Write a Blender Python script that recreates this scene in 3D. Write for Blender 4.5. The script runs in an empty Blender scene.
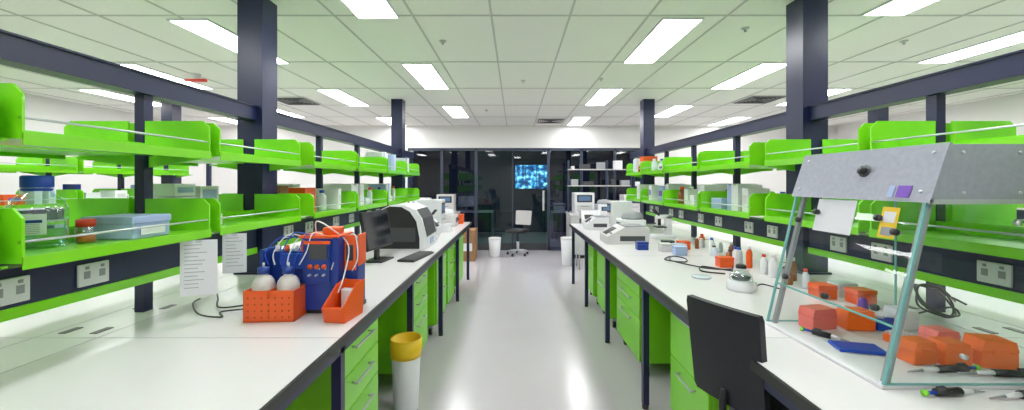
import bpy, bmesh, math, random
from mathutils import Matrix, Vector
random.seed(7)
scene=bpy.context.scene
scene.view_settings.view_transform='Standard'
scene.view_settings.look='None'
scene.view_settings.exposure=0.0
scene.view_settings.gamma=1.05

# ---------------- materials ----------------
def mat(name,col,rough=0.5,metal=0.0,noise=0.0,nscale=8,emis=0,ecol=None,coat=0,bump=0,spec=0.5):
    m=bpy.data.materials.new(name); m.use_nodes=True
    nt=m.node_tree; b=nt.nodes['Principled BSDF']
    b.inputs['Base Color'].default_value=(*col,1); b.inputs['Roughness'].default_value=rough
    b.inputs['Metallic'].default_value=metal; b.inputs['Coat Weight'].default_value=coat
    b.inputs['Specular IOR Level'].default_value=spec
    tc=nt.nodes.new('ShaderNodeTexCoord'); n=nt.nodes.new('ShaderNodeTexNoise')
    n.inputs['Scale'].default_value=nscale; n.inputs['Detail'].default_value=4
    nt.links.new(tc.outputs['Object'],n.inputs['Vector'])
    mx=nt.nodes.new('ShaderNodeMix'); mx.data_type='RGBA'
    k=1-max(noise,0.03)
    mx.inputs[6].default_value=(*[c*k for c in col],1); mx.inputs[7].default_value=(*col,1)
    nt.links.new(n.outputs['Fac'],mx.inputs[0]); nt.links.new(mx.outputs[2],b.inputs['Base Color'])
    if bump:
        bp=nt.nodes.new('ShaderNodeBump'); bp.inputs['Strength'].default_value=bump; bp.inputs['Distance'].default_value=0.01
        n2=nt.nodes.new('ShaderNodeTexNoise'); n2.inputs['Scale'].default_value=nscale*8
        nt.links.new(tc.outputs['Object'],n2.inputs['Vector'])
        nt.links.new(n2.outputs['Fac'],bp.inputs['Height']); nt.links.new(bp.outputs['Normal'],b.inputs['Normal'])
    if emis:
        b.inputs['Emission Color'].default_value=(*(ecol or col),1); b.inputs['Emission Strength'].default_value=emis
    return m
def glassmat(name,tint,refl=0.9,base=0.05,edge=0.5,rough=0.02):
    m=bpy.data.materials.new(name); m.use_nodes=True; nt=m.node_tree; nt.nodes.clear()
    o=nt.nodes.new('ShaderNodeOutputMaterial'); t=nt.nodes.new('ShaderNodeBsdfTransparent'); t.inputs[0].default_value=(*tint,1)
    g=nt.nodes.new('ShaderNodeBsdfGlossy'); g.inputs['Roughness'].default_value=rough; g.inputs[0].default_value=(refl,refl,refl,1)
    f=nt.nodes.new('ShaderNodeLayerWeight'); f.inputs[0].default_value=0.5
    p=nt.nodes.new('ShaderNodeMath'); p.operation='POWER'; p.inputs[1].default_value=4
    q=nt.nodes.new('ShaderNodeMath'); q.operation='MULTIPLY_ADD'; q.inputs[1].default_value=edge; q.inputs[2].default_value=base
    mx=nt.nodes.new('ShaderNodeMixShader')
    nt.links.new(f.outputs['Facing'],p.inputs[0]); nt.links.new(p.outputs[0],q.inputs[0])
    nt.links.new(q.outputs[0],mx.inputs[0]); nt.links.new(t.outputs[0],mx.inputs[1]); nt.links.new(g.outputs[0],mx.inputs[2]); nt.links.new(mx.outputs[0],o.inputs[0])
    return m
GREEN=mat('lime_green_powdercoat',(0.21,0.70,0.010),0.28,noise=0.05,coat=.2)
GREEN2=mat('lime_green_cabinet',(0.20,0.64,0.010),0.3,noise=0.05)
NAVY=mat('navy_steel',(0.006,0.010,0.055),0.35,noise=0.1)
NAVY2=mat('dark_panel',(0.012,0.018,0.065),0.5,noise=0.1)
WHITE=mat('white_laminate',(0.82,0.79,0.81),0.22,noise=0.03)
WALLM=mat('wall_paint',(0.86,0.84,0.82),0.7,noise=0.03,bump=0.05)
CEILM=mat('ceiling_tile',(0.92,0.90,0.86),0.9,noise=0.04,nscale=30,bump=0.1)
GRID=mat('ceiling_tbar',(0.58,0.58,0.55),0.6)
FLOORM=mat('vinyl_floor',(0.60,0.565,0.595),0.19,noise=0.07,nscale=2.5)
STEEL=mat('brushed_steel',(0.62,0.64,0.68),0.38,0.7,noise=0.15,nscale=40)
STEELL=mat('hood_metal',(0.42,0.43,0.52),0.42,0.3,noise=0.3,nscale=60)
BLACK=mat('black_plastic',(0.012,0.012,0.014),0.4)
CHAIRB=mat('black_upholstery',(0.014,0.015,0.022),0.6,noise=0.3,nscale=60)
GREY=mat('grey_plastic',(0.32,0.33,0.35),0.5)
DGREY=mat('dark_grey',(0.05,0.053,0.06),0.5)
PLW=mat('white_plastic',(0.80,0.80,0.83),0.35)
PLW2=mat('offwhite_plastic',(0.64,0.62,0.62),0.4)
PAPER=mat('paper_white',(0.80,0.80,0.86),0.8)
INK=mat('ink_grey',(0.36,0.37,0.40),0.8)
ORANGE=mat('orange_plastic',(0.85,0.10,0.008),0.35)
ORANGE2=mat('bright_orange',(1.0,0.17,0.012),0.4,emis=0)
PINK=mat('pink_plastic',(0.95,0.20,0.17),0.4)
BLUE=mat('blue_enamel',(0.006,0.035,0.27),0.3)
BLUE2=mat('blue_mat',(0.008,0.06,0.48),0.4)
LBLUE=mat('pale_blue_card',(0.36,0.46,0.72),0.6)
PURP=mat('purple_label',(0.20,0.08,0.50),0.6)
YELLOW=mat('yellow_plastic',(0.9,0.58,0.01),0.5)
RED=mat('red_plastic',(0.75,0.04,0.02),0.4)
BROWN=mat('cardboard',(0.36,0.18,0.08),0.8,noise=0.2)
AMBER=mat('amber_glass',(0.25,0.07,0.015),0.15)
WATER=mat('milky_water',(0.66,0.72,0.80),0.15)
BOTW=mat('translucent_polyethylene',(0.66,0.62,0.60),0.3)
SCREENOFF=mat('screen_off',(0.01,0.012,0.016),0.08)
SCREEN=mat('screen_blue',(0.02,0.03,0.05),0.1,emis=0.5,ecol=(0.2,0.35,0.6))
CLEAR=glassmat('clear_acrylic',(0.95,0.98,0.975),0.9,.035,.5)
BOTG=glassmat('bottle_glass',(0.86,0.94,0.95),1.0,.13,.85,.12)
LIQ=glassmat('clear_liquid',(0.78,0.90,0.94),0.95,.03,.3)
EDGE=mat('acrylic_edge',(0.20,0.48,0.47),0.2)
TINT=glassmat('tinted_glass',(0.15,0.19,0.30),0.8,.07,.5)
TINTG=glassmat('green_tinted_glass',(0.18,0.33,0.31),0.8,.05,.5)
LAMP=mat('lamp_diffuser',(1,1,1),0.5,emis=19.5,ecol=(0.98,0.99,1.0))
def xray():
    m=bpy.data.materials.new('scan_picture'); m.use_nodes=True; nt=m.node_tree; b=nt.nodes['Principled BSDF']
    tc=nt.nodes.new('ShaderNodeTexCoord'); v=nt.nodes.new('ShaderNodeTexNoise'); v.inputs['Scale'].default_value=7; v.inputs['Detail'].default_value=5
    r=nt.nodes.new('ShaderNodeValToRGB'); r.color_ramp.elements[0].position=0.44; r.color_ramp.elements[0].color=(0.005,0.03,0.12,1)
    r.color_ramp.elements[1].position=0.66; r.color_ramp.elements[1].color=(0.6,0.9,1,1)
    e=r.color_ramp.elements.new(0.54); e.color=(0.03,0.25,0.6,1)
    nt.links.new(tc.outputs['Object'],v.inputs['Vector']); nt.links.new(v.outputs['Fac'],r.inputs[0])
    nt.links.new(r.outputs[0],b.inputs['Base Color']); nt.links.new(r.outputs[0],b.inputs['Emission Color']); b.inputs['Emission Strength'].default_value=5.0
    return m
XRAY=xray()

# ---------------- mesh builder ----------------
class MB:
    def __init__(s): s.bm=bmesh.new(); s.mats=[]
    def mi(s,m):
        if m not in s.mats: s.mats.append(m)
        return s.mats.index(m)
    def _fin(s,geomverts,m,smooth,M):
        i=s.mi(m)
        if M is not None: bmesh.ops.transform(s.bm,matrix=M,verts=geomverts)
        fs=set(f for v in geomverts for f in v.link_faces)
        for f in fs: f.material_index=i; f.smooth=smooth
    def box(s,x0,x1,y0,y1,z0,z1,m,M=None,bev=0):
        t=bmesh.new(); r=bmesh.ops.create_cube(t,size=1)
        for v in t.verts: v.co=Vector(((x0+x1)/2+v.co.x*(x1-x0),(y0+y1)/2+v.co.y*(y1-y0),(z0+z1)/2+v.co.z*(z1-z0)))
        if bev: bmesh.ops.bevel(t,geom=t.edges[:],offset=bev,segments=2,profile=0.5,affect='EDGES')
        s.merge(t,m,False,M)
    def quad(s,pts,m):
        t=bmesh.new(); t.faces.new([t.verts.new(p) for p in pts]); s.merge(t,m,False)
    def merge(s,t,m,smooth,M=None):
        mp={}
        nv=[]
        for v in t.verts: n=s.bm.verts.new(v.co); mp[v]=n; nv.append(n)
        for f in t.faces:
            try: s.bm.faces.new([mp[v] for v in f.verts])
            except ValueError: pass
        s._fin(nv,m,smooth,M); t.free()
    def cyl(s,p0,p1,r,m,r2=None,seg=14,M=None,smooth=True):
        p0=Vector(p0);p1=Vector(p1);d=p1-p0
        t=bmesh.new(); bmesh.ops.create_cone(t,cap_ends=True,segments=seg,radius1=r,radius2=r if r2 is None else r2,depth=d.length)
        Q=d.to_track_quat('Z','Y').to_matrix().to_4x4()
        bmesh.ops.transform(t,matrix=Matrix.Translation((p0+p1)/2)@Q,verts=t.verts)
        s.merge(t,m,smooth,M)
    def lathe(s,c,prof,m,seg=20,M=None):
        t=bmesh.new(); rings=[]
        for r,z in prof:
            rings.append([t.verts.new((c[0]+r*math.cos(2*math.pi*i/seg),c[1]+r*math.sin(2*math.pi*i/seg),c[2]+z)) for i in range(seg)])
        for a,b in zip(rings,rings[1:]):
            for i in range(seg): t.faces.new((a[i],a[(i+1)%seg],b[(i+1)%seg],b[i]))
        t.faces.new(rings[0][::-1]); t.faces.new(rings[-1])
        s.merge(t,m,True,M)
    def prism(s,poly,axis,a0,a1,m,M=None,smooth=False):
        def P(u,v,a):
            return {'x':(a,u,v),'y':(u,a,v),'z':(u,v,a)}[axis]
        t=bmesh.new()
        A=[t.verts.new(P(u,v,a0)) for u,v in poly]; B=[t.verts.new(P(u,v,a1)) for u,v in poly]
        t.faces.new(A); t.faces.new(B[::-1]); n=len(poly)
        for i in range(n): t.faces.new((A[i],B[i],B[(i+1)%n],A[(i+1)%n]))
        bmesh.ops.recalc_face_normals(t,faces=t.faces)
        s.merge(t,m,smooth,M)
    def tube(s,pts,r,m,sub=6,seg=8,M=None):
        P=[Vector(p) for p in pts]; Q=[P[0]]+P+[P[-1]]; path=[]
        for i in range(1,len(Q)-2):
            for k in range(sub):
                t=k/sub; a,b,c,d=Q[i-1:i+3]
                path.append(0.5*((2*b)+(c-a)*t+(2*a-5*b+4*c-d)*t*t+(3*b-a-3*c+d)*t**3))
        path.append(P[-1]); t=bmesh.new(); rings=[]; up=Vector((0.13,0.21,0.97))
        for i,p in enumerate(path):
            d=(path[min(i+1,len(path)-1)]-path[max(i-1,0)]).normalized()
            u=d.cross(up); 
            if u.length<1e-3: u=d.cross(Vector((1,0,0)))
            u.normalize(); w=d.cross(u)
            rings.append([t.verts.new(p+r*(u*math.cos(2*math.pi*k/seg)+w*math.sin(2*math.pi*k/seg))) for k in range(seg)])
        for a,b in zip(rings,rings[1:]):
            for k in range(seg): t.faces.new((a[k],a[(k+1)%seg],b[(k+1)%seg],b[k]))
        t.faces.new(rings[0][::-1]); t.faces.new(rings[-1]); s.merge(t,m,True,M)
    def obj(s,name,loc=(0,0,0),rz=0,parent=None):
        bmesh.ops.recalc_face_normals(s.bm,faces=s.bm.faces)
        me=bpy.data.meshes.new(name); s.bm.to_mesh(me); s.bm.free()
        for m in s.mats: me.materials.append(m)
        o=bpy.data.objects.new(name,me); scene.collection.objects.link(o); o.location=loc; o.rotation_euler=(0,0,rz)
        if parent: o.parent=parent
        return o
def copy(o,loc,rz=0,name=None):
    c=bpy.data.objects.new(name or o.name.split('.')[0],o.data); scene.collection.objects.link(c); c.location=loc; c.rotation_euler=(0,0,rz); return c
def R(axis,deg,piv=(0,0,0)):
    p=Vector(piv); return Matrix.Translation(p)@Matrix.Rotation(math.radians(deg),4,axis)@Matrix.Translation(-p)
def simple(name,x0,x1,y0,y1,z0,z1,m):
    b=MB(); b.box(x0,x1,y0,y1,z0,z1,m); return b.obj(name)

# ---------------- room ----------------
XL,XR,YB,YF,CH=-7.0,7.2,-3.0,9.0,2.8
simple('floor',XL-.1,XR+.1,YB-.1,12.6,-0.1,0,FLOORM)
simple('ceiling',XL-.1,XR+.1,YB-.1,12.6,CH,CH+.1,CEILM)
simple('wall_left',XL-.1,XL,YB-.1,YF,0,CH,WALLM)
simple('wall_right',XR,XR+.1,YB-.1,YF,0,CH,WALLM)
simple('wall_rear',XL,XR,YB-.1,YB,0,CH,WALLM)
b=MB()
GX0,GX1,GH=-2.42,3.0,2.31
b.box(XL-.1,GX0,YF,YF+.12,0,CH,WALLM); b.box(GX1,XR+.1,YF,YF+.12,0,CH,WALLM); b.box(GX0,GX1,YF,YF+.12,GH,CH,WALLM)
b.obj('wall_front')
DW=mat('office_dark_wall',(0.05,0.06,0.10),0.7)
b=MB(); b.box(-3,3.6,12.4,12.5,0,CH,DW); b.box(-3.1,-3,YF+.12,12.5,0,CH,DW); b.box(3.6,3.7,YF+.12,12.5,0,CH,DW)
b.box(-3,3.6,YF+.12,12.4,CH-.02,CH-.001,DW); b.obj('wall_office')
for i,(s,x) in enumerate([('left',XL+.006),('right',XR-.006)]):
    simple('baseboard_'+s,x-.006,x+.006,YB,YF,0,.1,GREY)
b=MB(); w=.008
x=-.18-.6*11
while x<XR: 
    if x>XL: b.box(x-w,x+w,YB,YF,CH-.006,CH-.0005,GRID)
    x+=.6
y=4.22-1.17*6
while y<YF:
    b.box(XL,XR,y-w,y+w,CH-.0055,CH-.0005,GRID); y+=1.17
b.obj('ceiling_grid')
lamp=None
cols=[(-1.05,[1.95,4.27,6.62,-.6]),(-2.55,[3.12,5.45,.7,7.75]),(-4.22,[1.95,4.27,6.62,-.6]),(-5.8,[3.12,5.45,.7,7.75]),
      (1.30,[3.1,5.4,7.7,.75]),(2.78,[1.9,4.25,6.58,-.6]),(4.4,[3.1,5.4,7.7,.75]),(6.0,[1.9,4.25,6.58,-.6]),(0.12,[-2.4])]
for cx,ys in cols:
    for y0 in ys:
        if lamp is None:
            b=MB(); b.box(-.15,.15,-.56,.56,-.012,-.007,LAMP)
            for a in (-.16,.15): b.box(a,a+.012,-.57,.57,-.016,0,PLW)
            for a in (-.57,.56): b.box(-.15,.15,a,a+.012,-.016,0,PLW)
            lamp=b.obj('ceiling_light_panel',(cx,y0+.56,CH))
        else: copy(lamp,(cx,y0+.56,CH))
def vent(x,y):
    b=MB(); b.box(-.28,.28,-.28,.28,-.012,0,PLW2)
    for i in range(6):
        k=.25-.042*i
        b.box(-k,k,-k,-k+.012,-.02,-.012,DGREY); b.box(-k,k,k-.012,k,-.02,-.012,DGREY); b.box(-k,-k+.012,-k,k,-.02,-.012,DGREY); b.box(k-.012,k,-k,k,-.02,-.012,DGREY)
    return b.obj('ceiling_vent',(x,y,CH))
vent(-3.4,6.2); vent(3.72,6.1); vent(.72,8.2)
for (x,y) in [(-.65,3.6),(1.9,3.3),(.1,5.0),(1.05,4.9),(3.5,3.6),(-.5,7)]:
    b=MB(); b.lathe((0,0,0),[(.03,0),(.03,-.008),(.010,-.012),(.008,-.03),(.014,-.032)],PLW2); b.obj('ceiling_sprinkler',(x,y,CH))
b=MB(); b.lathe((0,0,0),[(.05,0),(.05,-.02),(.04,-.05),(.01,-.06)],PLW); b.box(-.12,.12,-.02,.02,-.09,-.06,RED); b.obj('fire_alarm_beacon',(-3.75,4.7,CH))

# ---------------- glass partition ----------------
b=MB()
ym=YF+.04
xs=[GX0,-1.65,-.88,.76,1.5,2.25,GX1]
FR=mat('partition_frame',(0.03,0.04,0.075),0.4)
for x in xs: b.box(max(x-.03,GX0),min(x+.03,GX1),ym-.03,ym+.05,0,GH,FR)
b.box(GX0,GX1,ym-.03,ym+.05,GH-.06,GH,FR); 
for a,c in ((GX0,-.86),(.74,GX1)): b.box(a,c,ym-.03,ym+.05,0,.08,FR)
for a,c in ((xs[0],xs[1]),(xs[1],xs[2]),(xs[3],xs[4]),(xs[4],xs[5]),(xs[5],xs[6])):
    b.quad([(a+.03,ym,.08),(c-.03,ym,.08),(c-.03,ym,GH-.06),(a+.03,ym,GH-.06)],TINT)
    b.box(a+.03,c-.03,ym-.015,ym+.02,1.0,1.03,FR)
b.obj('window_1')
b=MB()
b.quad([(-.84,ym,.08),(.72,ym,.08),(.72,ym,GH-.07),(-.84,ym,GH-.07)],TINTG)
b.box(-.07,-.04,ym-.02,ym+.03,.0,GH-.07,FR)
b.box(.62,.66,ym-.05,ym-.01,.9,1.35,STEEL)
b.box(-.84,.72,ym-.01,ym+.02,.005,.16,DGREY)
b.obj('door_1')
b=MB(); b.box(-.02,1.0,0,.04,0,.78,BLACK,bev=.006)
for i in range(3): b.box(.01+.33*i,.01+.33*i+.31,-.004,0,.03,.75,XRAY)
b.box(.45,.5,.04,.1,.3,.4,DGREY)
b.obj('scan_display_screen',(0,12.28,1.32))
def desk(x):
    b=MB(); b.box(-2.2,-.6,0,.6,.7,.74,WHITE); b.box(-2.2,-2.15,0,.6,0,.7,GREY); b.box(-.65,-.6,0,.6,0,.7,GREY)
    b.box(-1.6,-1.15,.3,.33,.85,1.15,PLW2,bev=.004); b.box(-1.4,-1.34,.3,.33,.74,.85,GREY); b.box(-1.5,-1.2,.2,.4,.74,.75,GREY); b.box(-2.1,-1.8,.2,.5,.74,.95,PLW); return b.obj('office_desk',(x,11,0))
desk(0); desk(3.2)
b=MB(); b.box(-.15,.15,-.6,.6,-.012,-.006,LAMP); b.box(-.16,.16,-.61,.61,-.006,0,PLW); b.obj('ceiling_light_panel',(-1.3,10.6,CH-.021))
copy(lamp,(1.9,10.6,CH-.021))

# ---------------- benches ----------------
def bench(name,cx,hw,y0,y1):
    b=MB()
    b.box(-hw+.012,hw-.012,y0,y1,.868,.9,WHITE)
    for s in (-1,1):
        xa,xb=sorted((s*hw,s*(hw-.012))); b.box(xa,xb,y0,y1,.862,.898,BLACK)
        xa,xb=sorted((s*(hw-.03),s*(hw-.07))); b.box(xa,xb,y0+.02,y1-.02,.81,.862,NAVY)
        xa,xb=sorted((s*.125,s*.129)); b.box(xa,xb,y0,y1,.9,.9008,GREY)
        y=y0+.06
        while y<y1:
            xa,xb=sorted((s*(hw-.03),s*(hw-.07))); b.box(xa,xb,y-.02,y+.02,0.03,.862,NAVY); b.cyl((s*(hw-.05),y,0),(s*(hw-.05),y,.03),.022,BLACK)
            b.box(*sorted((s*.05,s*(hw-.05))),y-.015,y+.015,.82,.86,NAVY)
            y+=(y1-y0-.12)/6.0
    b.box(-.03,.03,y0+.05,y1-.05,.0,.862,DGREY)
    b.box(-hw,hw,y1-.0,y1+.012,.862,.898,BLACK); b.box(-hw,hw,y0-.012,y0,.862,.898,BLACK)
    for y in (-.2+1.8,3.4,5.2):
        if y0<y<y1:
            b.box(-hw+.012,hw-.012,y,y+.003,.9,.9006,GREY)
    for y in (1.68,2.0,3.1,4.4,5.6):
        for s in (-1,1): b.box(*sorted((s*.05,s*.08)),y-.035,y+.035,.9,.9025,BLACK)
    return b.obj(name,(cx,0,0))
LX,RX=-1.80,2.04
bench('laboratory_bench',LX,1.11,-.7,6.36)
bench('laboratory_bench',RX,1.21,-.7,6.10)
bench('laboratory_bench',-5.3,1.05,-.7,6.3)
bench('laboratory_bench',5.6,1.05,-.7,6.3)

# ---------------- shelving racks ----------------
SD=.35
UZ,LZ=1.665,1.295
stations=[.25,1.15,1.94,2.80,3.68,4.56,5.38,6.17]
def endpanel(b,s,y,z,h):
    poly=[(s*.04,z),(s*(SD-.005),z),(s*(SD-.005),z+h-.03),(s*(SD-.035),z+h),(s*.04,z+h)]
    b.prism(poly,'y',y-.004,y+.004,GREEN)
def rack(name,cx,detail=True):
    b=MB()
    for i,y in enumerate(stations):
        if i in (3,7):
            b.box(-.085,.085,y-.085,y+.085,.901,CH-.001,NAVY); b.box(-.10,.10,y-.10,y+.10,.901,.915,NAVY)
        else:
            b.box(-.022,.022,y-.025,y+.025,.901,1.96,NAVY)
        for s in (-1,1):
            for z in (UZ,LZ):
                b.prism([(s*.03,z-.07),(s*SD*.95,z-.022),(s*SD*.95,z-.016),(s*.03,z-.016)],'y',y-.008,y+.008,GREEN)
    b.box(-.045,.045,-.3,6.95,1.945,2.035,NAVY)
    b.box(-.055,.055,-.3,6.95,2.035,2.043,NAVY)
    b.box(-.03,.03,6.9,6.95,1.2,1.95,NAVY)
    b.box(-.045,.045,.0,6.3,1.085,1.21,NAVY2)
    b.box(-.052,.052,.0,6.3,1.045,1.085,GREEN)
    b.box(-.05,.05,.0,6.3,1.21,1.222,NAVY)
    for i in range(len(stations)-1):
        ya,yb=stations[i]+.03,stations[i+1]-.03
        if i in (3,): ya+=.06
        if i in (2,6): yb-=.06
        for s in (-1,1):
            for z in (UZ,LZ):
                b.box(*sorted((s*.035,s*SD)),ya,yb,z-.014,z,GREEN)
                b.box(*sorted((s*(SD-.004),s*SD)),ya,yb,z-.032,z+.006,GREEN)
                b.box(*sorted((s*.035,s*.04)),ya,yb,z,z+.045,GREEN)
                endpanel(b,s,ya+.004,z,.15); endpanel(b,s,yb-.004,z,.15)
                b.cyl((s*(SD-.012),ya,z+.05),(s*(SD-.012),yb,z+.05),.004,STEEL,seg=8)
            for yo in (ya+.2,yb-.25):
                b.box(*sorted((s*.045,s*.056)),yo-.06,yo+.06,1.10,1.19,PLW,bev=.003)
                for k in (-.03,.03): b.box(*sorted((s*.056,s*.0575)),yo+k-.012,yo+k+.012,1.13,1.16,GREY); b.box(*sorted((s*.056,s*.06)),yo+k-.006,yo+k+.006,1.168,1.18,GREY)
    return b.obj(name,(cx,0,0))
rk=rack('bench_shelving_rack',LX)
for x in (RX,-5.3,5.6): copy(rk,(x,0,0))

# ------------ shelf contents -----------
def supplies(cx,s,z,spans,seed,dens=1.0):
    rnd=random.Random(seed); b=MB()
    pal=[PLW,PLW,PAPER,LBLUE,PLW2,WATER,PLW,ORANGE,BROWN,PLW,PAPER,BLUE]
    for (y0,y1) in spans:
        y=y0
        while y<y1-.05:
            t=rnd.random(); w=.05+.13*rnd.random(); 
            if y+w>y1: break
            xi=.06+rnd.random()*.05; xo=.2+rnd.random()*.1; m=rnd.choice(pal)
            if t<.5:
                h=.06+.17*rnd.random()
                b.box(*sorted((s*xi,s*xo)),y,y+w,z+.0005,z+h,m,bev=.003)
                b.box(*sorted((s*xo,s*(xo+.001))),y+w*.2,y+w*.8,z+h*.35,z+h*.7,rnd.choice([PAPER,LBLUE,PURP,PLW2]))
            elif t<.85:
                r=.022+.02*rnd.random(); h=.09+.1*rnd.random(); n=2
                for k in range(n):
                    c=(s*(.12+k*.1),y+r+.003,z+.0005)
                    b.lathe(c,[(r*.9,0),(r,.006),(r,h*.7),(r*.5,h*.84),(r*.5,h*.86)],rnd.choice([PLW,WATER,AMBER,WATER]),seg=14)
                    b.lathe((c[0],c[1],c[2]+h*.86),[(r*.56,0),(r*.56,h*.14)],rnd.choice([BLUE2,RED,PLW,ORANGE]),seg=12)
                w=2*r+.01
            else:
                n=int(w/.04)+2
                if y+n*.032>y1: break
                for k in range(n):
                    b.box(*sorted((s*.07,s*.27)),y+k*.032,y+k*.032+.029,z+.0005,z+.20+.02*rnd.random(),rnd.choice([PLW,LBLUE,PAPER,PLW]),bev=.003)
                w=n*.032
            y+=w+.01+(.1+.25*(1-dens))*rnd.random()
    return b.obj('shelf_supplies',(cx,0,0))
def bays(a,z=0): return [(stations[i]+(.16 if i==3 else .06),stations[i+1]-(.16 if i in(2,6) else .06)) for i in a]
supplies(LX,1,LZ,[(3.0,3.6)]+bays([4,5,6]),1)
supplies(LX,1,UZ,bays([5,6]),2,.3)
supplies(LX,-1,LZ,bays([3,4,5,6]),3)
supplies(RX,-1,LZ,bays([3,4,5,6]),5)
supplies(RX,-1,UZ,bays([5,6]),6,.3)
supplies(RX,1,LZ,bays([2,3,4,5]),7,.5)
supplies(-5.3,1,LZ,bays([3,4,5,6]),8)
supplies(5.6,-1,LZ,bays([1,2,3,4,5,6]),9)
def cartons(x,y,z,lst):
    b=MB()
    for i,(x0,y0,w,d,h,zz) in enumerate(lst):
        b.box(x0,x0+w,y0,y0+d,zz,zz+h,PLW,bev=.003); b.box(x0+w,x0+w+.001,y0+.02,y0+d-.02,zz+.02,zz+h-.02,LBLUE); b.box(x0+.02,x0+w-.02,y0-.001,y0,zz+.02,zz+h-.02,PAPER)
    b.obj('carton_stack',(x,y,z))
cartons(LX,2.2,LZ+.001,[(-.3,0,.22,.16,.07,0),(-.3,0,.22,.16,.07,.075),(-.29,.01,.21,.15,.07,.15),(-.3,.19,.22,.16,.1,0),(-.3,.19,.22,.15,.1,.105)])
cartons(LX,2.02,LZ+.001,[(.08,.05,.12,.12,.06,0)])

# big reagent bottle
b=MB(); b.lathe((0,0,0),[(.066,0),(.074,.006),(.074,.135),(.066,.16),(.046,.182),(.031,.192),(.030,.212)],BOTG,seg=32)
b.lathe((0,0,.004),[(.064,0),(.070,.004),(.070,.07),(.066,.0705)],LIQ,seg=32)
b.lathe((0,0,.208),[(.038,0),(.040,.004),(.040,.037),(.036,.042)],BLUE2,seg=28)
b.lathe((0,0,.196),[(.034,0),(.038,.003),(.038,.008),(.034,.01)],BLUE2,seg=28)
b.box(-.03,.03,-.0758,-.074,.05,.12,PAPER); b.box(-.02,.02,-.0766,-.0758,.09,.10,BLUE)
for k in range(6): b.box(-.022,.015,-.0766,-.0758,.055+.006*k,.057+.006*k,INK)
b.obj('reagent_bottle',(-1.66,1.39,LZ+.001),rz=.75)
b=MB(); b.lathe((0,0,0),[(.027,0),(.03,.004),(.03,.05),(.025,.058),(.025,.061)],BOTG,seg=24); b.lathe((0,0,.003),[(.026,0),(.027,.03),(.02,.031)],ORANGE,seg=20)
b.lathe((0,0,.06),[(.028,0),(.028,.024),(.024,.028)],RED,seg=24); b.obj('sample_jar',(-1.62,1.51,LZ+.001))
b=MB(); b.box(0,.2,0,.17,0,.085,LBLUE,bev=.004); b.box(-.004,.204,-.004,.174,.06,.09,LBLUE,bev=.004); b.box(.205,.206,.03,.14,.015,.05,PAPER)
b.obj('storage_carton',(-1.71,1.58,LZ+.001))

def sheet(x,y,ztop,w,h,rz,n=9):
    b=MB(); b.box(-w/2,w/2,-.0008,.0008,-h,0,PAPER)
    for i in range(n):
        z=-.02-i*(h-.04)/n; ww=w*(.35+.4*random.random())
        b.box(-w/2+.015,-w/2+.015+ww,-.0013,-.0009,z-.003,z,INK)
    b.box(-.012,.012,-.004,.004,-.012,.0,STEEL)
    return b.obj('hanging_notice_sheet',(x,y,ztop),rz)
sheet(-1.43,1.81,LZ-.033,.14,.25,.35,12); sheet(-1.43,2.04,LZ-.033,.105,.2,.35)

# ---------------- cabinets ----------------
def cabinet(x,y0,y1,s,kind=3):
    b=MB(); d=.48; zb,zt=.11,.80
    b.box(*sorted((-.02*s,-d*s)),0,y1-y0,zb,zt,GREEN2,bev=.004)
    L=y1-y0
    if kind==3: hs=[.17,.17,.34]
    elif kind==2: hs=[.34,.34]
    else: hs=[.68]
    z=zt-.004
    for h in hs:
        b.box(*sorted((-.02*s,0)),.004,L-.004,z-h+.004,z-.002,GREEN2,bev=.003)
        b.box(*sorted((-.021*s,-.019*s)),.002,L-.002,z-h-.002,z-h+.006,DGREY)
        zc=z-.055
        b.cyl((.028*s,L*.28,zc),(.028*s,L*.72,zc),.006,STEEL,seg=10)
        for k in (.3,.7): b.cyl((-.001*s,L*k,zc),(.028*s,L*k,zc),.005,STEEL,seg=8)
        z-=h
    for cx in (-.07,-d+.07):
        for cy in (.06,L-.06):
            b.cyl((cx*s-.014,cy,.042),(cx*s+.014,cy,.042),.041,BLACK,seg=16)
            b.box(cx*s-.022,cx*s+.022,cy-.03,cy+.03,.075,.111,STEEL)
            b.cyl((cx*s-.018,cy,.042),(cx*s+.018,cy,.042),.014,GREY,seg=10)
    return b.obj('drawer_cabinet',(x,y0,0))
for y0,y1,k in [(1.75,2.27,3),(2.95,3.55,3),(3.95,4.5,2),(4.62,5.1,3),(5.45,6.0,1)]: cabinet(-.775,y0,y1,1,k)
for y0,y1,k in [(2.0,2.5,2),(3.12,3.82,3),(4.15,4.72,2),(4.95,5.5,3)]: cabinet(.97,y0,y1,-1,k)
for y0,y1 in [(.6,1.1),(2.4,3.0),(4.3,4.9)]:
    cabinet(-3.0,y0,y1,-1,3); cabinet(-4.3,y0,y1,1,3); cabinet(3.2,y0,y1,1,3); cabinet(4.6,y0,y1,-1,3)
def bin_(x,y,h,r,liner):
    b=MB(); b.lathe((0,0,0),[(r*.78,0),(r*.8,.01),(r,h),(r*.97,h),(r*.76,.02)],PLW,seg=28)
    if liner: b.lathe((0,0,h*.78),[(r*1.0,-.01),(r*1.03,.02),(r*1.06,h*.1),(r*1.04,h*.22+.008),(r*.93,h*.22+.006),(r*.9,h*.1)],YELLOW,seg=28)
    else: b.lathe((0,0,h-.02),[(r*1.02,0),(r*1.02,.024),(r*.9,.03)],PLW,seg=24)
    return b.obj('waste_bin',(x,y,0))
bin_(-.735,2.70,.47,.10,True); bin_(-.42,8.3,.38,.13,False); bin_(.98,7.45,.5,.13,False)
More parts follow.
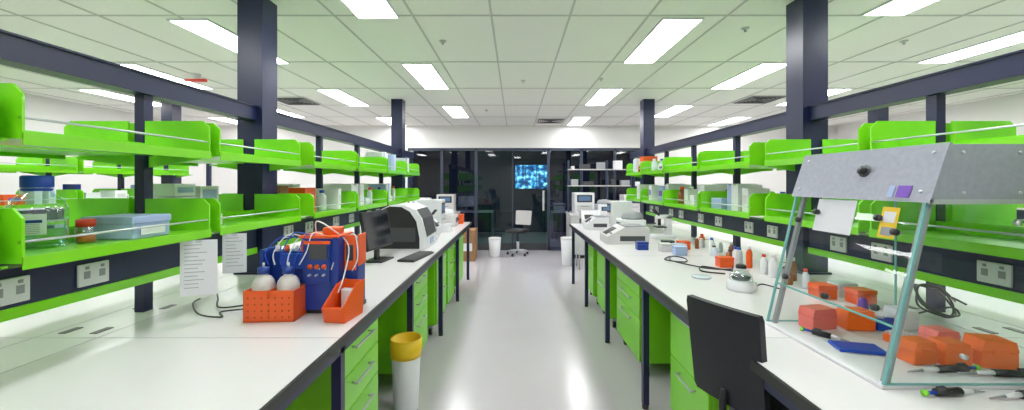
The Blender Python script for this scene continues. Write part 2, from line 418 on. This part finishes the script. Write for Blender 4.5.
b=MB(); b.box(-.2,.2,-.28,.28,0,.02,GREY); b.box(-.2,.2,-.28,-.27,0,.25,PLW2); b.box(-.2,.2,.27,.28,0,.25,PLW2); b.box(-.2,-.19,-.28,.28,0,.25,PLW2); b.box(.19,.2,-.28,.28,0,.25,PLW2)
b.box(-.17,.17,-.24,.24,.02,.2,BROWN); b.obj('storage_crate',(-1.02,1.42,0))

# ---------------- orange / blue bench instrument ----------------
E=bpy.data.objects.new('synthesis_instrument',None); scene.collection.objects.link(E); E.location=(-.058,.13,0.902); E.scale=(.94,.94,.96)
b=MB()
b.box(-.12,.12,-.09,.09,.0,.02,BLACK)
b.prism([(-.10,.02),(.10,.02),(.10,.13),(.03,.17),(.03,.34),(.0,.37),(-.10,.37)],'x',-.12,.02,BLUE)
b.box(.02,.05,-.10,.09,.02,.38,BLUE,bev=.004)
b.box(-.14,-.12,-.08,.10,.02,.35,BLUE,bev=.004)
b.box(.05,.115,-.02,.09,.02,.36,BLUE,bev=.006)
b.box(.05,.11,-.034,-.02,.20,.38,ORANGE,bev=.004)
b.box(.062,.098,-.038,-.034,.25,.33,DGREY)
b.box(.115,.122,-.02,.08,.22,.38,ORANGE,bev=.002)
b.box(-.11,.01,-.112,-.104,.15,.35,BLUE,bev=.003)
b.box(-.09,.0,-.118,-.112,.27,.34,DGREY)
b.box(-.115,.015,-.118,-.112,.345,.36,ORANGE)
for k in range(3): b.cyl((-.085+.035*k,-.12,.235),(-.085+.035*k,-.112,.235),.012,ORANGE,seg=14); b.cyl((-.085+.035*k,-.13,.195),(-.085+.035*k,-.112,.195),.006,STEEL,seg=8)
b.box(-.15,.05,-.10,.08,.37,.385,ORANGE,M=None,bev=.003)
b.box(-.05,.03,-.06,.02,.385,.42,ORANGE,bev=.006)
b.obj('body',(-.875,1.97,0),rz=.0,parent=E)
b=MB()
b.box(-.11,.12,-.02,.06,0,.29,BLUE,bev=.005); b.box(-.12,-.10,-.10,.06,0,.31,BLUE,bev=.004); b.box(-.05,.09,-.035,-.02,.2,.28,BLUE2,bev=.004)
for k in range(4): b.cyl((-.08+.05*k,-.01,.29),(-.08+.05*k,-.01,.32),.011,ORANGE if k%2 else PLW,seg=12)
b.box(.06,.13,-.045,.06,.29,.35,ORANGE,bev=.005)
b.obj('manifold',(-1.12,2.0,0),parent=E)
b=MB()
w,d,h=.235,.13,.145
b.box(-w/2,w/2,-d/2,d/2,0,.008,ORANGE)
for a in (-1,1):
    b.box(*sorted((a*w/2,a*(w/2-.006))),-d/2,d/2,0,h,ORANGE,bev=.002); b.box(-w/2,w/2,*sorted((a*d/2,a*(d/2-.006))),0,h,ORANGE,bev=.002)
b.box(-.003,.003,-d/2,d/2,0,h,ORANGE)
for i in range(7):
    for j in range(4): b.cyl((-.095+.0315*i,-d/2-.0012,.022+.03*j),(-.095+.0315*i,-d/2,.022+.03*j),.004,AMBER,seg=10)
for k in (-.059,.059):
    b.lathe((k,0,.009),[(.045,0),(.050,.005),(.050,.15),(.046,.17),(.034,.187),(.020,.195),(.019,.21)],BOTW,seg=24)
    b.lathe((k,0,.213),[(.026,0),(.026,.026),(.008,.032)],BLUE,seg=18)
    b.cyl((k,0,.243),(k,0,.263),.005,PLW)
b.obj('bottle_caddy',(-1.105,1.815,0),rz=.05,parent=E)
b=MB()
b.prism([(-.08,0),(.08,0),(.10,.16),(.085,.16),(.07,.02),(-.07,.02),(-.075,.07),(-.10,.07)],'x',-.05,.05,ORANGE)
for a in (-.053,.047): b.prism([(-.08,0),(.08,0),(.10,.165),(.02,.155),(-.10,.07)],'x',a,a+.006,ORANGE)
b.box(-.03,.03,.02,.05,.02,.13,PLW,bev=.005)
b.obj('collection_trough',(-.775,1.82,0),rz=-.15,parent=E)
b=MB()
for i in range(6):
    x0=-1.15+.03*i; 
    b.tube([(x0,1.83,.25),(x0-.02+.01*i,1.84,.31),(x0+.05,1.88,.38+.01*(i%3)),(-.95+.02*i,1.90,.33),(-.93+.015*i,1.858,.22)],.0028,PLW if i%2 else BLUE2)
b.tube([(-.99,1.98,.38),(-.96,1.92,.45),(-.88,1.9,.42),(-.80,1.93,.33),(-.79,1.86,.2),(-.80,1.81,.12)],.0032,PLW)
b.tube([(-.82,1.96,.37),(-.76,1.92,.38),(-.74,1.90,.27),(-.78,1.93,.2)],.003,PLW)
b.obj('tubing',parent=E)
b=MB()
b.tube([(-1.24,2.0,.03),(-1.3,1.93,.012),(-1.42,1.88,.008),(-1.36,1.80,.008),(-1.50,1.84,.008),(-1.66,2.0,.012),(-1.70,2.1,.012)],.004,BLACK)
b.tube([(-1.24,2.03,.05),(-1.35,2.0,.012),(-1.48,1.95,.008),(-1.6,2.1,.012),(-1.68,2.2,.012)],.004,BLACK)
b.obj('power_cables',parent=E)

# ---------------- left bench: monitor, keyboard, analyser -------------
b=MB()
b.box(-.21,.21,-.012,.018,.1,.40,BLACK,bev=.006,M=R('X',-10,(0,0,.1))); b.box(-.195,.195,-.0135,-.0125,.115,.385,SCREENOFF,M=R('X',-10,(0,0,.1)))
b.box(-.025,.025,.015,.04,.0,.24,BLACK); b.box(-.11,.11,-.07,.09,0,.012,BLACK,bev=.004)
b.obj('computer_monitor',(-1.08,3.2,.901),rz=math.radians(82))
b=MB(); b.box(-.21,.21,-.07,.07,0,.016,BLACK,bev=.004)
for r in range(5):
    for c in range(14): b.box(-.2+c*.0288,-.2+c*.0288+.024,-.06+r*.0245,-.06+r*.0245+.02,.016,.021,DGREY)
b.obj('computer_keyboard',(-.82,3.33,.901),rz=math.radians(80))
b=MB()
prof=[(-.26,0),(.18,0),(.18,.1),(.14,.28),(.08,.37),(-.02,.41),(-.16,.41),(-.24,.37),(-.26,.3)]
b.prism(prof,'y',-.25,.25,PLW)
prof2=[(.181,.11),(.183,.12),(.146,.285),(.09,.37),(.085,.366),(.14,.28)]
b.prism(prof2,'y',-.21,.21,DGREY)
b.prism([(-.255,.005),(.12,.005),(.12,.1),(.09,.26),(.03,.35),(-.05,.395),(-.16,.40),(-.235,.365)],'y',-.253,-.25,BLACK)
b.box(-.15,.08,-.256,-.253,.07,.2,DGREY); b.box(.183,.186,-.08,.08,.03,.08,SCREEN)
b.obj('benchtop_analyser',(-1.01,3.98,.901))
b=MB(); b.tube([(-1.3,2.9,.006),(-1.25,2.7,.006),(-1.38,2.55,.006),(-1.5,2.62,.006),(-1.45,2.8,.006),(-1.6,2.95,.006),(-1.68,3.0,.006)],.004,BLACK); b.obj('power_cable',(0,0,.902))

def instr(name,x,y,w,d,h,rz=0,col=PLW,style=0,z=.901):
    b=MB()
    if style==0:
        b.prism([(-d/2,0),(d/2,0),(d/2,h),(-d*.1,h),(-d/2,h*.45)],'x',-w/2,w/2,col)
        Mx=R('X',math.degrees(math.atan2(h*.55,d*.4)),(0,-d/2,h*.45))
        b.box(-w*.35,w*.1,-d/2+.02,-d/2+.02+d*.3,h*.45,h*.45+.004,BLACK,M=Mx)
        for k in range(3): b.cyl((w*.2+k*w*.09,-d/2+.06,h*.45),(w*.2+k*w*.09,-d/2+.06,h*.45+.008),w*.03,GREY,M=Mx,seg=10)
        b.box(-w*.4,w*.4,-d*.05,d*.45,h,h+.01,GREY,bev=.003)
        b.box(-w*.5-.002,-w*.5,-d*.2,d*.4,h*.2,h*.5,DGREY); b.box(w*.5,w*.5+.002,-d*.2,d*.4,h*.2,h*.5,DGREY)
    elif style==1:
        b.box(-w/2,w/2,-d/2,d/2,0,h*.65,col,bev=.012)
        b.lathe((0,.02,h*.65),[(w*.44,0),(w*.44,h*.12),(w*.36,h*.3),(w*.1,h*.35)],GREY if col is PLW else PLW,seg=28)
        b.box(-w*.3,w*.3,-d/2-.004,-d/2,h*.2,h*.5,DGREY); b.box(-w*.2,w*.02,-d/2-.006,-d/2-.004,h*.28,h*.44,SCREEN)
        b.cyl((w*.2,-d/2-.02,h*.35),(w*.2,-d/2-.004,h*.35),.015,BLACK)
    elif style==2:
        b.box(-w/2,w/2,-d/2,d/2,0,h,col,bev=.008)
        b.box(-w*.38,w*.38,-d/2-.005,-d/2,h*.55,h*.9,BLACK); b.box(-w*.3,w*.3,-d/2-.007,-d/2-.005,h*.62,h*.84,SCREEN)
        b.box(-w*.38,w*.38,-d/2-.012,-d/2,h*.12,h*.42,PLW2,bev=.003); b.box(-w*.2,w*.2,-d/2-.02,-d/2-.012,h*.34,h*.38,GREY)
    else:
        b.box(-w/2,w/2,-d/2,d/2,0,.04,col,bev=.008); b.box(-.03,.03,d*.1,d*.4,.04,h*.8,col,bev=.008)
        b.box(-.03,.03,-d*.3,d*.4,h*.68,h*.82,col,bev=.008); b.box(-w*.4,w*.4,-d*.35,d*.1,h*.38,h*.42,BLACK)
        b.cyl((0,-d*.15,h*.45),(0,-d*.15,h*.68),.018,BLACK)
        for a in (-.022,.022): b.cyl((a,-d*.2,h*.8),(a*1.4,-d*.42,h),.012,BLACK)
    return b.obj(name,(x,y,z),rz)
hp=math.pi/2
instr('microplate_reader',-1.05,4.80,.34,.3,.2,hp,PLW,0)
instr('gel_imaging_tower',-1.12,5.3,.3,.34,.40,hp,PLW,2)
instr('benchtop_centrifuge',-1.0,5.85,.3,.3,.24,hp,PLW2,1)
instr('microscope',-.98,4.45,.16,.24,.32,hp,PLW,3)
instr('thermal_cycler',1.14,4.20,.36,.42,.17,-hp,PLW2,0)
instr('benchtop_centrifuge',1.45,5.02,.3,.3,.26,-hp,PLW,1)
instr('microplate_reader',1.10,5.45,.30,.30,.16,-hp,PLW,0)
instr('gel_imaging_tower',1.5,5.75,.26,.3,.36,-hp,PLW,2)
instr('microscope',1.66,4.5,.16,.24,.32,-hp,PLW,3)
b=MB(); b.lathe((0,0,0),[(.07,0),(.075,.01),(.07,.05),(.05,.06)],PLW,seg=28); b.lathe((0,0,.058),[(.045,0),(.05,.02),(.02,.03)],DGREY,seg=20); b.lathe((0,0,.058),[(.062,0),(.058,.03),(.03,.05),(.005,.053)],BOTG,seg=28); b.box(.06,.085,-.02,.02,0,.05,PLW,bev=.005)
b.obj('mini_centrifuge',(1.31,2.32,.901))
b=MB(); b.prism([(-.07,0),(.07,0),(.06,.05),(-.05,.07)],'x',-.045,.045,PLW2); b.lathe((0,.01,.058),[(.03,0),(.032,.02),(.026,.03)],BLACK,seg=18); b.cyl((0,-.07,.03),(0,-.085,.03),.012,BLACK)
b.obj('vortex_mixer',(1.47,2.60,.901),-.5)
b=MB(); rnd=random.Random(4)
for i in range(18):
    x=1.66+.2*rnd.random(); y=2.35+i*.095; r=.018+.012*rnd.random(); h=.08+.08*rnd.random()
    b.lathe((x,y,0),[(r*.9,0),(r,.005),(r,h*.7),(r*.5,h*.85),(r*.5,h*.88)],rnd.choice([AMBER,WATER,PLW,AMBER,ORANGE]),seg=16)
    b.lathe((x,y,h*.88),[(r*.56,0),(r*.56,h*.14)],rnd.choice([RED,BLUE2,PLW,BLACK]),seg=12)
b.obj('reagent_bottle_group',(0,0,.901))
b=MB()
for i,(x,y,m) in enumerate([(1.66,2.16,ORANGE),(1.80,2.2,PLW),(1.78,2.06,ORANGE),(1.55,2.96,ORANGE),(1.42,3.45,LBLUE),(1.48,3.6,PLW),(1.36,3.62,PLW2),(1.18,3.72,BLUE),(1.45,3.8,DGREY),(1.58,3.75,ORANGE)]):
    b.box(x-.05,x+.05,y-.04,y+.04,0,.05,m,bev=.003); b.box(x-.052,x+.052,y-.042,y+.042,.051,.075,WATER if m is PLW else m,bev=.004)
b.obj('pipette_tip_boxes',(0,0,.901))
b=MB()
b.tube([(1.3,3.35,.006),(1.2,3.2,.006),(1.32,3.1,.006),(1.38,3.25,.006),(1.3,3.3,.014),(1.22,3.12,.014),(1.33,2.95,.006),(1.42,2.85,.006),(1.56,2.86,.006),(1.62,3.1,.006)],.005,BLACK)
b.tube([(1.42,2.36,.006),(1.5,2.42,.006),(1.54,2.3,.006),(1.58,2.38,.006)],.004,BLACK)
b.tube([(1.42,2.70,.006),(1.3,2.78,.006),(1.36,2.9,.014),(1.5,2.80,.006),(1.60,2.74,.006)],.005,BLACK)
b.obj('power_cable',(0,0,.902))
b=MB(); b.lathe((0,0,0),[(.055,0),(.06,.004),(.06,.011),(.055,.012)],WATER,seg=28); b.obj('petri_dish',(1.22,2.62,.901))
b=MB()
for x,y,w,h,m in [(-1.3,4.6,.14,.22,PLW),(-1.45,4.9,.16,.12,LBLUE),(-1.4,5.2,.12,.25,PLW2),(-.86,5.08,.1,.1,PLW),(-1.35,5.7,.15,.2,PLW),(-.85,6.15,.12,.14,ORANGE),(-1.4,2.65+.9,.14,.14,PLW)]:
    b.box(x-w/2,x+w/2,y-w/2,y+w/2,0,h,m,bev=.004); b.box(x-w/2-.002,x+w/2+.002,y-w/2-.002,y+w/2+.002,h*.8,h+.002,m,bev=.003)
b.obj('bench_cartons',(0,0,.901))

# ---------------- hood (clear acrylic cabinet) ----------------
H=bpy.data.objects.new('laminar_flow_hood',None); scene.collection.objects.link(H); H.location=(0,0,.901)
y0,y1=1.20,1.76; xb=1.675
def fx(z): return 1.11+.13*(z/.57)
b=MB()
b.box(1.10,xb,y0,y1,0,.012,PLW,bev=.003)
b.obj('base_tray',parent=H)
b=MB()
for y in (y0+.004,y1-.004):
    b.quad([(1.115,y,.012),(xb,y,.012),(xb,y,.565),(fx(.565),y,.565)],CLEAR)
b.quad([(fx(.18),y0+.008,.18),(fx(.18),y1-.008,.18),(fx(.56),y1-.008,.56),(fx(.56),y0+.008,.56)],CLEAR)
b.quad([(xb-.003,y0+.008,.012),(xb-.003,y1-.008,.012),(xb-.003,y1-.008,.565),(xb-.003,y0+.008,.565)],CLEAR)
b.obj('clear_panels',parent=H)
b=MB()
for y in (y0-.001,y1-.007):
    b.prism([(1.105,.012),(1.113,.012),(fx(.565)+.003,.565),(fx(.565)-.005,.565)],'y',y,y+.008,EDGE)
    b.box(1.11,xb,y,y+.008,.012,.016,EDGE); 
b.box(xb-.006,xb,y0,y0+.006,.012,.565,EDGE); b.box(xb-.006,xb,y1-.006,y1,.012,.565,EDGE)
b.box(fx(.18)-.002,fx(.18)+.004,y0+.008,y1-.008,.178,.184,EDGE)
for y in (y0+.012,y1-.03):
    b.prism([(1.122,.012),(1.137,.012),(fx(.565)+.03,.565),(fx(.565)+.015,.565)],'y',y,y+.018,GREY)
b.obj('frame',parent=H)
b=MB()
TX=1.295
b.prism([(1.235,.565),(xb,.565),(xb,.735),(TX,.735)],'y',y0-.012,y1+.012,STEELL)
b.prism([(1.228,.560),(1.238,.560),(TX+.002,.74),(TX-.008,.74)],'y',y0-.016,y1+.016,STEELL)
b.box(1.228,xb,y0-.016,y0-.012,.556,.57,STEEL)
def onf(t): return (1.235+(TX-1.235)*t, .565+.17*t)
def disc(y,t,r,m,l=.02):
    x,z=onf(t); n=Vector((-.17,0,TX-1.235)).normalized(); p=Vector((x,y,z)); b.cyl(p+n*.004,p+n*l,r,m,seg=18)
disc(1.44,.55,.015,BLACK,.026); disc(1.44,.55,.022,DGREY,.012); 
for yy in (1.22,1.74):
    for tt in (.15,.85): disc(yy,tt,.005,STEEL,.01)
for xx in (1.33,1.5,1.65):
    for zz in (.59,.71): b.cyl((xx,y0-.016,zz),(xx,y0-.012,zz),.005,STEEL,seg=10)
b.obj('blower_housing',parent=H)
b=MB()
n=Vector((-.57,0,.13)).normalized()
for (y,z) in [(1.26,.46),(1.69,.46),(1.69,.22),(1.27,.22),(1.47,.2),(1.60,.50),(1.33,.50)]:
    p=Vector((fx(z),y,z)); b.cyl(p,p+n*.018,.005,STEEL,seg=10); b.cyl(p+n*.012,p+n*.026,.011,BLACK,seg=14)
for (x,z) in [(1.34,.1),(1.58,.08),(1.5,.5)]:
    b.cyl((x,y0,z),(x,y0-.012,z),.008,STEEL,seg=12)
def card(ya,yb,za,zb,m,off=.004):
    b.prism([(fx(za)-off,za),(fx(za)-off+.001,za),(fx(zb)-off+.001,zb),(fx(zb)-off,zb)],'y',ya,yb,m)
card(1.44,1.62,.43,.555,PAPER); card(1.275,1.335,.44,.54,YELLOW); card(1.285,1.325,.448,.475,GREY,.005); card(1.285,1.325,.49,.525,PAPER,.005)
def card2(ya,yb,ta,tb,m):
    xa,za=onf(ta); xc,zc=onf(tb); b.prism([(xa-.009,za),(xa-.008,za),(xc-.008,zc),(xc-.009,zc)],'y',ya,yb,m)
card2(1.25,1.295,.05,.27,PURP); card2(1.305,1.325,.05,.27,LBLUE)
b.obj('fittings',parent=H)
zt=.914
def tipbox(name,x,y,w,d,h,m,rz=0,lid=True):
    b=MB(); b.box(-w/2,w/2,-d/2,d/2,0,h*.62,m,bev=.004)
    if lid: b.prism([(-w/2,h*.63),(w/2,h*.63),(w/2-.008,h),(-w/2+.008,h)],'y',-d/2,d/2,m)
    else:
        for i in range(6):
            for j in range(4): b.cyl((-w*.4+i*w*.16,-d*.36+j*d*.24,h*.62),(-w*.4+i*w*.16,-d*.36+j*d*.24,h*.8),w*.05,PLW,seg=8)
    b.box(-w*.2,w*.2,-d/2-.003,-d/2,h*.5,h*.72,m)
    return b.obj(name,(x,y,zt),rz)
tipbox('tip_box',1.27,1.68,.12,.07,.085,PINK,.2); tipbox('tip_box',1.42,1.67,.11,.07,.08,ORANGE2,-.1); tipbox('tube_rack',1.53,1.66,.08,.06,.08,BLUE2,-.2,False)
tipbox('tip_box',1.365,1.36,.085,.06,.075,ORANGE2,.1); tipbox('tip_box',1.465,1.35,.085,.065,.075,ORANGE2,-.1); tipbox('tip_box',1.585,1.335,.10,.075,.09,ORANGE2,-.2); tipbox('tip_box',1.46,1.52,.08,.06,.05,ORANGE2,.2,False); tipbox('tip_box',1.59,1.50,.09,.07,.06,PINK)
tipbox('tip_box',1.62,1.68,.08,.08,.08,PLW,.0)
b=MB(); b.box(-.075,.075,-.045,.045,0,.01,BLUE2,bev=.003); b.obj('cooling_block',(1.25,1.46,zt),-.25)
def pip(x,y,rz,z=zt,L=.2):
    b=MB(); b.cyl((0,0,.012),(L*.5,0,.011),.011,BLACK,seg=12); b.cyl((L*.5,0,.011),(L*.75,0,.009),.008,PLW,.006,seg=12); b.cyl((L*.75,0,.009),(L,0,.006),.005,GREY,.002,seg=10); b.cyl((-.03,0,.012),(0,0,.012),.005,BLUE2,seg=10); b.cyl((-.04,0,.012),(-.03,0,.012),.009,GREEN,seg=12); b.box(.005,.03,-.004,.004,.02,.028,DGREY)
    return b.obj('pipette',(x,y,z),rz)
pip(1.45,1.285,3.2); pip(1.60,1.245,3.05); pip(1.19,1.60,-.9,L=.12)
pip(1.55,1.16,3.25,.901); pip(1.22,1.16,.1,.901,.16)
b=MB(); b.lathe((0,0,0),[(.015,0),(.02,.07),(.015,.1),(.01,.11)],PURP,seg=16); b.obj('spray_bottle',(1.50,1.725,zt))
b=MB(); pts=[(1.92,1.70,.10),(1.90,1.74,.12)]
for k in range(22):
    a=k*.9; rr=.085+.02*math.sin(k*1.7); pts.append((1.93+rr*math.cos(a)*1.1,1.84+rr*math.sin(a)*.55,.075+.06*math.sin(a*.97)+.003*(k%3)))
pts+=[(1.86,1.86,.008),(1.80,1.80,.008)]
b.tube(pts,.0045,BLACK); b.obj('coiled_power_cable',(0,0,.902))

# ---------------- chairs ----------------
def chair(x,y,rz,seatz,backtop,mback,mseat,bw=.40,bh=.36):
    b=MB()
    b.box(-.20,.20,-.17,.2,seatz-.03,seatz+.03,mseat,bev=.025); b.box(-.16,.16,-.15,.15,seatz-.045,seatz-.03,BLACK)
    n=9; R0=.75
    poly=[R0*math.sin((i/(n-1)-.5)*bw/R0) for i in range(n)]
    poly=[(px,-.23+(math.sqrt(R0*R0-px*px)*-1+R0)*.6) for px in poly]
    outer=[(px,py-.028) for px,py in poly]
    t=bmesh.new(); 
    zz=[backtop-bh,backtop-bh+.02,backtop-.02,backtop]; sc=[.90,.97,1.0,.96]
    rows=[]
    for z,s_ in zip(zz,sc):
        lean=-(z-(backtop-bh))*.12
        rows.append(([t.verts.new((px*s_,py+lean,z)) for px,py in poly],[t.verts.new((px*s_,py+lean,z)) for px,py in outer]))
    for (a,c),(a2,c2) in zip(rows,rows[1:]):
        for i in range(n-1):
            t.faces.new((a[i],a[i+1],a2[i+1],a2[i])); t.faces.new((c[i],c2[i],c2[i+1],c[i+1]))
        t.faces.new((a[0],a2[0],c2[0],c[0])); t.faces.new((a[-1],c[-1],c2[-1],a2[-1]))
    for a,c in (rows[0],rows[-1]):
        for i in range(n-1): t.faces.new((a[i],c[i],c[i+1],a[i+1]))
    bmesh.ops.recalc_face_normals(t,faces=t.faces)
    b.merge(t,mback,False)
    b.tube([(0,-.12,seatz-.05),(0,-.24,seatz-.05),(0,-.275,seatz+.0),(0,-.265,backtop-bh*.85)],.014,BLACK)
    b.cyl((0,0,.1),(0,0,seatz-.04),.022,BLACK); b.cyl((0,0,.1),(0,0,seatz*.55),.03,STEEL)
    for k in range(5):
        a=k*2*math.pi/5+.3; c,s_=math.cos(a),math.sin(a)
        b.tube([(0,0,.11),(c*.12,s_*.12,.1),(c*.22,s_*.22,.07)],.015,STEEL)
        b.cyl((c*.22-s_*.012,s_*.22+c*.012,.027),(c*.22+s_*.012,s_*.22-c*.012,.027),.026,BLACK); b.cyl((c*.22,s_*.22,.03),(c*.22,s_*.22,.075),.008,BLACK)
    return b.obj('laboratory_chair',(x,y,0),rz)
chair(1.035,1.63,math.radians(-65),.66,1.06,CHAIRB,CHAIRB,.31,.38)
chair(.06,8.45,math.radians(150),.52,.92,PLW2,BLACK,.38,.3)

# ---------------- far zone furniture ----------------
def counter(name,x0,x1,y0,y1,m,n):
    b=MB(); b.box(x0,x1,y0,y1,.86,.9,WHITE,bev=.004); b.box(x0+.02,x1-.02,y0+.04,y1,.08,.86,m); b.box(x0+.04,x1-.04,y0+.08,y1,0,.08,BLACK)
    w=(x1-x0-.04)/n
    for i in range(n):
        a=x0+.02+i*w; b.box(a+.006,a+w-.006,y0+.02,y0+.04,.1,.84,m,bev=.003); b.cyl((a+w*.3,y0+.005,.78),(a+w*.7,y0+.005,.78),.005,STEEL)
        for k in (.32,.68): b.cyl((a+w*k,y0+.005,.78),(a+w*k,y0+.02,.78),.004,STEEL)
    return b.obj(name)
counter('storage_counter',1.1,2.9,8.0,8.75,PLW2,3)
counter('storage_counter',-2.3,-1.2,8.2,8.8,PLW2,2)
b=MB()
for x in (1.15,1.98,2.8): b.box(x-.015,x+.015,8.55,8.70,.901,2.0,FR)
for z in (1.45,1.80): b.box(1.13,2.82,8.52,8.72,z,z+.018,PLW2)
rnd=random.Random(11)
for z in (1.468,1.818):
    x=1.2
    while x<2.7:
        w=.06+.2*rnd.random(); h=.06+.13*rnd.random()
        if not(1.94<x+w and x<2.02): b.box(x,x+w,8.55,8.70,z+.001,z+h,rnd.choice([PLW,PLW2,LBLUE,GREY,DGREY,DGREY]),bev=.003)
        x+=w+.03+.15*rnd.random()
b.obj('open_storage_rack')
instr('laboratory_analyser',1.4,8.25,.4,.4,.42,0,PLW,2); instr('benchtop_centrifuge',1.85,8.25,.35,.35,.28,0,PLW,1); instr('laboratory_analyser',2.4,8.25,.4,.35,.38,0,PLW2,2)
instr('desktop_computer',-1.45,8.45,.36,.3,.38,0,PLW2,2); instr('microplate_reader',-2.0,8.45,.4,.34,.3,0,PLW,0)
b=MB(); b.box(-.15,.15,-.25,.25,0,.58,BROWN,bev=.004); b.box(-.152,.152,-.252,.252,.5,.6,BROWN,bev=.004); b.box(-.1,.1,-.2535,-.2525,.2,.35,PAPER); b.obj('cardboard_carton',(-.93,8.0,0))
b=MB(); b.box(-.25,.25,-.2,.2,.7,.73,PLW); 
for a in (-.22,.22):
    for c in (-.17,.17): b.cyl((a,c,0),(a,c,.7),.012,STEEL)
b.box(-.22,.22,-.17,.17,.25,.265,STEEL); b.obj('equipment_trolley',(1.35,7.2,0))
instr('label_printer',1.35,7.2,.34,.3,.3,0,PLW,0,z=.731)

# ---------------- world, camera ----------------
wd=bpy.data.worlds.new('World'); scene.world=wd; wd.use_nodes=True
wd.node_tree.nodes['Background'].inputs[0].default_value=(.9,.95,1,1); wd.node_tree.nodes['Background'].inputs[1].default_value=.6
cam=bpy.data.cameras.new('camera'); co=bpy.data.objects.new('camera',cam); scene.collection.objects.link(co)
co.location=(0,0,1.52); co.rotation_euler=(math.pi/2,0,0)
cam.sensor_width=36; cam.lens=400/1024*36; cam.shift_x=-3/1024; cam.shift_y=-22/1024; cam.clip_start=.05
scene.camera=co
